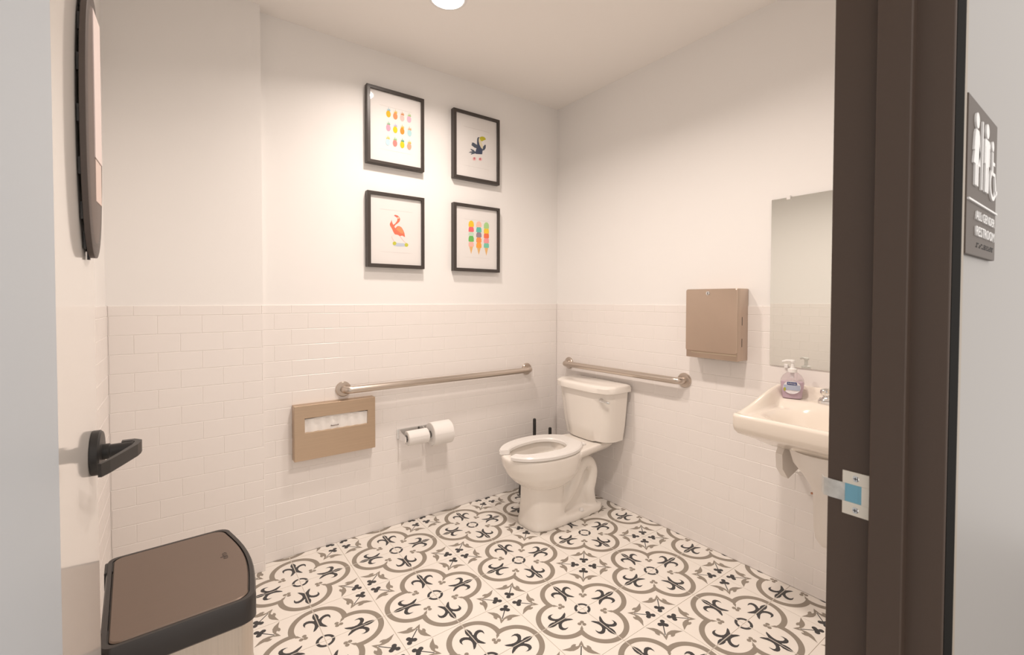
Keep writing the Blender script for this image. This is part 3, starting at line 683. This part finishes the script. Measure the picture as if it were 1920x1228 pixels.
# tap
FYc = SY0-SYW/2+.0; FU = .075; DZ = .8625
TAP = thing('faucet', (-FU, FYc, DZ), 'chrome two-handle faucet at the back of the sink, half hidden by the door frame', 'faucet')
bm = bm_new(); loft(bm, [[Vector((-FU+px, FYc+py, z)) for px, py in rrect(.052-g, .166-g, .024)] for z, g in ((DZ-.001, 0), (DZ+.012, 0), (DZ+.020, .012))]); finish(bm, 'base_plate', M_CHROME, TAP, smooth=True)
for s in (1, -1):
    bm = bm_new(); yk = FYc+s*.051
    lathe(bm, (-FU, yk, DZ+.016), (0, 0, 1), [(.022, 0), (.018, .010), (.013, .014), (.022, .020), (.026, .030), (.024, .040), (.012, .046)], 20)
    finish(bm, 'tap_handle', M_CHROME, TAP, smooth=True)
bm = bm_new(); tube(bm, [Vector((-FU, FYc, DZ+.015)), Vector((-FU, FYc, DZ+.05))]+bez((-FU, FYc, DZ+.07), (-FU-.01, FYc, DZ+.10), (-FU-.06, FYc, DZ+.095), 8)+[Vector((-FU-.115, FYc, DZ+.07))], .012, 14); finish(bm, 'spout', M_CHROME, TAP, smooth=True)

# ------------------------------------------------------------------ soap bottle
b0 = at(1485, 747, 0, -.075)
BX, BY = -.075, float(b0[1])
SOAP = thing('soap_bottle', (BX, BY, DZ), 'clear pump soap bottle with lilac soap on the sink ledge', 'soap bottle', rotz=math.radians(-70)); SOAP.scale = (1.12, 1.12, 1.04)
def sb(w, d, z, e=.7, n=32):
    return [Vector((w*math.copysign(abs(math.cos(2*PI*i/n))**e, math.cos(2*PI*i/n)), d*math.copysign(abs(math.sin(2*PI*i/n))**e, math.sin(2*PI*i/n)), z)) for i in range(n)]
shape = [(.031, .018, 0), (.034, .021, .003), (.035, .022, .020), (.0385, .023, .045), (.040, .024, .065), (.038, .024, .080), (.031, .022, .095), (.020, .018, .105), (.013, .013, .110)]
bm = bm_new(); loft(bm, [sb(w, d, z) for w, d, z in shape]); finish(bm, 'bottle', glass_mat('clear_bottle', (0.93, 0.90, 0.92)), SOAP, smooth=True, world=False)
bm = bm_new(); loft(bm, [sb(w-.0015, d-.0015, z+.001) for w, d, z in shape[:5]]+[sb(.0375, .0222, .070)])
finish(bm, 'lilac_soap', mat('lilac_soap', (0.62, 0.50, 0.58), 0.15), SOAP, smooth=True, world=False)
bm = bm_new(); n = 20
lab = [(.029*math.cos(a), .049+.027*math.sin(a)) for a in [2*PI*i/n for i in range(n)]]
def front(x, z): return -.0245-.0008+.010*(abs(x)/.04)**2.5
f = bm.faces.new([bm.verts.new((x, front(x, z)-.0006, z)) for x, z in lab]); 
finish(bm, 'label', mat('soap_label', (0.80, 0.77, 0.80), 0.4), SOAP, world=False)
def strip(x0, x1, z0, z1, dy):
    bm = bm_new(); xs = [x0+(x1-x0)*i/8 for i in range(9)]
    loft(bm, [[Vector((x, front(x, 0)-dy, z)) for x in xs] for z in (z0, z1)], cap0=False, cap1=False, closed=False); return bm
finish(strip(-.027, .027, .037, .058, .0011), 'label_band', mat('grey_blue_band', (0.42, 0.47, 0.60), 0.4), SOAP, world=False)
finish(strip(-.016, .016, .059, .070, .0014), 'logo_patch', mat('navy_logo', (0.03, 0.05, 0.20), 0.4), SOAP, world=False)
bm = text_bm('Softsoap', .0078, extrude=.0002)
for v in bm.verts: x, y, z = v.co; v.co = (x, front(x, 0)-.0018-z, y+.0645)
finish(bm, 'logo_text', M_WHITE, SOAP, world=False)
bm = bm_new(); f = bm.faces.new([bm.verts.new((x, front(x, 0)-.0016, z)) for x, z in ((-.027, .044), (-.022, .048), (-.019, .042), (-.021, .034), (-.024, .031), (-.027, .037))]); finish(bm, 'leaf_print', mat('olive_leaf', (0.40, 0.40, 0.04), 0.5), SOAP, world=False)
bm = bm_new(); lathe(bm, (0, 0, .108), (0, 0, 1), [(.016, 0), (.016, .014), (.011, .016), (.007, .018), (.006, .040), (.009, .041), (.009, .049), (.005, .051)], 20)
tube(bm, [Vector((0, 0, .154)), Vector((-.02, -.006, .155)), Vector((-.034, -.010, .150))], [.006, .005, .004], 10)
finish(bm, 'pump', M_WHITE, SOAP, smooth=True, world=False)
bm = bm_new(); cyl(bm, (0, 0, .085), (0, 0, .108), .007); finish(bm, 'dip_tube', M_WHITE, SOAP, smooth=True, world=False)

# ------------------------------------------------------------------ step bin
BH = .59
c_ = [at(u, v, 2, BH) for u, v in ((203, 1052), (431, 990), (497, 1106), (212, 1210))]   # lid corners: back-left, back-right, front-right, front-left
bc = sum(c_)/4; ang = math.atan2(c_[1][1]-c_[0][1], c_[1][0]-c_[0][0])
BW = (np.linalg.norm((c_[1]-c_[0])[:2])+np.linalg.norm((c_[2]-c_[3])[:2]))/2      # along local x
BD = (np.linalg.norm((c_[3]-c_[0])[:2])+np.linalg.norm((c_[2]-c_[1])[:2]))/2      # along local y
BIN = thing('step_bin', (float(bc[0]), float(bc[1]), 0), 'stainless step bin with black rim and taupe lid beside the open door', 'trash can', rotz=ang)
def bin_loop(g, z, n=6):
    """rectangle, right-hand (front) side bowed, rounded corners"""
    hx, hy = BW/2+g, BD/2+g; r = .032; pts = []
    def cr(cx, cy, a0, rr): return [(cx+rr*math.cos(math.radians(a0+90*i/n)), cy+rr*math.sin(math.radians(a0+90*i/n))) for i in range(n+1)]
    bow = .020
    pts += cr(hx-r-bow, hy-r, 0, r)[::1]
    pts += cr(-hx+r*.6, hy-r*.6, 90, r*.6); pts += cr(-hx+r*.6, -hy+r*.6, 180, r*.6); pts += cr(hx-r-bow, -hy+r, 270, r)
    k = 9; y0, y1 = -hy+r, hy-r
    for i in range(1, k):
        t = i/k; pts.append((hx-bow+bow*math.sin(PI*t), y0+(y1-y0)*t))
    return [Vector((x, y, z)) for x, y in pts]
bm = bm_new(); loft(bm, [bin_loop(.004, .012), bin_loop(.006, .02), bin_loop(.006, BH-.055)]); finish(bm, 'body', mat('bin_stainless', (0.60, 0.54, 0.48), 0.30, 1.0, brushed=(300, 300, 4)), BIN, smooth=True, world=False, angle=35)
bm = bm_new(); loft(bm, [bin_loop(.002, 0), bin_loop(.008, .001), bin_loop(.008, .016)]); finish(bm, 'base_ring', M_BLACK, BIN, smooth=True, world=False, angle=35)
M_RIM = mat('bin_black_rim', (0.035, 0.030, 0.028), 0.35)
bm = bm_new(); loft(bm, [bin_loop(.007, BH-.06), bin_loop(.012, BH-.055), bin_loop(.012, BH-.006), bin_loop(.009, BH), bin_loop(.001, BH), bin_loop(0, BH-.006), bin_loop(-.02, BH-.007)], cap1=True); finish(bm, 'rim', M_RIM, BIN, smooth=True, world=False, angle=35)
bm = bm_new(); loft(bm, [bin_loop(-.003, BH-.008), bin_loop(-.002, BH-.001), bin_loop(-.004, BH+.0015), bin_loop(-.03, BH+.002)])
lid = finish(bm, 'lid', mat('taupe_metal_lid', (0.235, 0.18, 0.148), 0.38, 0.85, brushed=(5, 300, 5)), BIN, smooth=True, world=False, angle=35)
for yy in (BD/2-.035, -BD/2+.035):
    bm = bm_new(); box(bm, -BW/2-.016, -BW/2+.004, yy-.03, yy+.03, BH-.05, BH-.002, bev=.003); finish(bm, 'hinge_block', M_BLACK, BIN, world=False)
bm = text_bm('eko', .024, extrude=.0003)
for v in bm.verts: x, y, z = v.co; v.co = (BW/2-.045-y, x+.03, BH+.0024+z)
finish(bm, 'embossed_logo', mat('logo_taupe', (0.13, 0.105, 0.09), 0.5, 0.5), lid, world=False)
bm = bm_new(); box(bm, BW/2-.01, BW/2+.045, -.06, .06, .018, .030, bev=.004); finish(bm, 'pedal', M_BLACK, BIN, world=False)

# ------------------------------------------------------------------ framed prints
def picture(x0, x1, z0, z1, label, draw):
    T_ = thing('framed_print', ((x0+x1)/2, PS, z0), label, 'picture', group='framed animal and fruit prints on the wall')
    fw, yf = .0185, -.030; bm = bm_new()
    sq = lambda g, y: [Vector((x, y, z)) for x, z in ((x0+g, z0+g), (x1-g, z0+g), (x1-g, z1-g), (x0+g, z1-g))]
    loft(bm, [sq(0, PS), sq(0, yf+.002), sq(.002, yf), sq(fw-.001, yf), sq(fw, yf+.001), sq(fw, yf+.014)], cap0=True, cap1=False)
    finish(bm, 'frame', M_FRAME, T_)
    ym = yf+.012
    bm = bm_new(); box(bm, x0+fw-.002, x1-fw+.002, ym, ym+.004, z0+fw-.002, z1-fw+.002); finish(bm, 'mat_board', M_MAT, T_)
    wx, wz = (x1-x0)*.22, (z1-z0)*.22
    for a, b, c, d in ((x0+wx, x1-wx, z1-wz-.0012, z1-wz), (x0+wx, x1-wx, z0+wz*.95, z0+wz*.95+.0008)):
        bm = bm_new(); box(bm, a, b, ym-.0004, ym, c, d); finish(bm, 'mat_bevel', mat('mat_bevel_grey', (0.62, 0.58, 0.55), 0.8), T_)
    cols, polys = [], []
    def shape(col, pts, px=None):
        """pts: (x, z) on the sheet, or photo pixels when px=(u0, v0, scale)"""
        if px: pts = [(lambda q: (q[0], q[2]))(at(px[0]+u/px[2], px[1]+v/px[2], 1, ym)) for u, v in pts]
        if col not in cols: cols.append(col)
        polys.append((cols.index(col), pts))
    draw(shape, ym)
    bm = bm_new()
    for k, (ci, pts) in enumerate(polys):
        y = ym-.0003-.00002*k; f = bm.faces.new([bm.verts.new((x, y, z)) for x, z in pts]); f.material_index = ci
    finish(bm, 'printed_artwork', [mat('ink_%02x%02x%02x' % c, srgb(*c), .8) for c in cols], T_)
    bm = bm_new(); box(bm, x0+fw-.002, x1-fw+.002, yf+.005, yf+.007, z0+fw-.002, z1-fw+.002); finish(bm, 'glass_pane', glass_mat('picture_glass'), T_)
def ell(cx, cz, rx, rz, n=18): return [(cx+rx*math.cos(2*PI*i/n), cz+rz*math.sin(2*PI*i/n)) for i in range(n)]
def pine(shape, ym):
    body = [(244, 186, 10), (245, 152, 100), (248, 200, 192), (243, 184, 205), (247, 164, 186), (250, 206, 10), (250, 150, 50), (176, 216, 222), (196, 222, 234), (245, 138, 132), (250, 205, 5), (246, 168, 140)]
    leaf = [(135, 185, 200), (225, 185, 20), (205, 125, 30), (160, 200, 120), (115, 175, 130), (180, 175, 215), (230, 180, 30), (230, 155, 80), (220, 205, 80), (140, 200, 130), (40, 155, 105), (245, 190, 60)]
    ctr = [(392, 345), (524, 388), (655, 425), (788, 450), (390, 612), (522, 648), (656, 675), (795, 712), (380, 885), (517, 908), (656, 938), (790, 968)]
    for k, (u, v) in enumerate(ctr):
        q = at(690+u/10.236, 180+v/10.236, 1, ym); cx, cz = q[0], q[2]
        for a in (-50, -25, 0, 25, 50):
            l = .027-.00018*abs(a); s, c = math.sin(math.radians(a)), math.cos(math.radians(a)); bx, bz = cx, cz+.012
            shape(leaf[k], [(bx-.0035*c, bz+.0035*s), (bx+.0035*c, bz-.0035*s), (bx+l*s+.0028*c*.6-.004*s, bz+l*c*.65), (bx+l*s, bz+l*c)])
        shape(body[k], ell(cx, cz, .0130, .0185))
def toucan(shape, ym):
    px = (860, 230, 13.643); navy = (52, 66, 96); slate = (70, 82, 100)
    shape(slate, [(255, 765), (300, 740), (350, 735), (300, 680), (310, 668), (385, 700), (430, 750), (430, 785), (320, 815), (305, 800), (350, 775)], px)
    shape((240, 200, 200), ell_px(px, 400, 925, 50, 50, ym)); shape((240, 200, 200), ell_px(px, 555, 935, 50, 45, ym))
    shape((200, 110, 120), ell_px(px, 400, 915, 22, 30, ym)); shape((200, 110, 120), ell_px(px, 548, 930, 22, 30, ym))
    shape(navy, [(470, 470), (475, 400), (500, 372), (535, 368), (520, 400), (510, 470), (530, 560), (570, 640), (610, 680), (615, 700), (600, 810), (440, 800), (420, 770), (440, 700), (470, 620)], px)
    shape((232, 222, 190), [(530, 380), (560, 400), (575, 470), (600, 540), (625, 620), (605, 675), (575, 640), (530, 555), (510, 470), (512, 410)], px)
    shape(slate, [(320, 570), (345, 545), (330, 520), (365, 505), (410, 530), (480, 575), (500, 640), (470, 660), (400, 635)], px)
    shape(slate, [(610, 690), (625, 610), (680, 555), (695, 590), (690, 650), (660, 700), (625, 715)], px)
    shape((196, 186, 10), [(535, 385), (560, 362), (600, 352), (650, 365), (685, 400), (692, 435), (640, 455), (600, 478), (570, 470), (548, 430)], px)
def ell_px(px, u, v, ru, rv, ym, n=14):
    a = []
    for i in range(n):
        q = at(px[0]+(u+ru*math.cos(2*PI*i/n))/px[2], px[1]+(v+rv*math.sin(2*PI*i/n))/px[2], 1, ym); a.append((q[0], q[2]))
    return a
def flamingo(shape, ym):
    px = (710, 390, 13.65); coral = (246, 118, 88)
    shape((196, 206, 226), [(360, 940), (440, 890), (640, 905), (760, 950), (690, 985), (480, 985), (400, 970)], px)
    shape((205, 205, 60), ell_px(px, 405, 905, 48, 48, ym)); shape((205, 205, 60), ell_px(px, 710, 945, 48, 48, ym))
    for seg in ([(380, 690), (330, 740), (365, 810), (400, 860)], [(540, 720), (600, 800), (650, 860), (700, 900)]):
        for a, b in zip(seg, seg[1:]): shape((236, 190, 186), [(a[0]-5, a[1]), (a[0]+5, a[1]-5), (b[0]+5, b[1]-5), (b[0]-5, b[1])], px)
    shape(coral, [(410, 670), (370, 600), (340, 530), (290, 450), (285, 400), (310, 360), (330, 300), (345, 370), (375, 435), (430, 390), (470, 330), (480, 290), (470, 250), (440, 215), (395, 190), (420, 172), (480, 190), (530, 235), (550, 285), (535, 345), (480, 395), (420, 440), (400, 480), (430, 520), (470, 470), (520, 460), (580, 490), (630, 570), (660, 650), (675, 745), (600, 705), (540, 720), (500, 690)], px)
    shape((248, 150, 100), [(440, 540), (500, 470), (570, 490), (620, 580), (640, 660), (560, 640)], px)
    shape((210, 96, 110), [(390, 190), (420, 195), (465, 215), (460, 240), (420, 215)], px)
    shape((250, 215, 190), ell_px(px, 500, 255, 26, 20, ym))
def cones(shape, ym):
    px = (865, 400, 13.645)
    cols = [[(190, 255, 460), [(250, 205, 10), (245, 98, 110), (200, 228, 205), (105, 195, 85), (248, 190, 175)]], [], []]
    data = [(252, [(185, 330, (250, 205, 10)), (318, 460, (244, 100, 112)), (462, 560, (200, 228, 206)), (553, 710, (104, 192, 84)), (705, 835, (248, 190, 176))], 68, 1040),
            (448, [(205, 340, (249, 200, 180)), (335, 470, (88, 196, 180)), (468, 600, (150, 132, 150)), (595, 730, (250, 152, 64)), (722, 868, (250, 168, 40))], 68, 1065),
            (640, [(230, 375, (172, 216, 142)), (355, 500, (250, 208, 20)), (478, 620, (246, 112, 60)), (612, 750, (247, 156, 160)), (730, 868, (112, 204, 176))], 66, 1085)]
    for u, scoops, hw, tip in data:
        shape((236, 184, 110), [(u-hw*.82, scoops[-1][1]-20), (u+hw*.78, scoops[-1][1]-10), (u-2, tip)], px)
        for v0, v1, col in reversed(scoops):
            v1 += 14; h = v1-v0
            shape(col, [(u-hw, v1-8), (u-hw*.98, v0+h*.45), (u-hw*.75, v0+h*.18), (u-hw*.3, v0), (u+hw*.3, v0+2), (u+hw*.75, v0+h*.2), (u+hw*.98, v0+h*.5), (u+hw, v1-4), (u+hw*.5, v1+4), (u-hw*.4, v1+2)], px)
picture(-1.383, -1.050, 2.023, 2.440, 'black framed print of twelve colourful pineapples', pine)
picture(-.857, -.521, 2.025, 2.442, 'black framed print of a dark toucan with a yellow beak', toucan)
picture(-1.383, -1.050, 1.463, 1.873, 'black framed print of a coral flamingo on a skateboard', flamingo)
picture(-.857, -.519, 1.462, 1.876, 'black framed print of three stacked ice cream cones', cones)
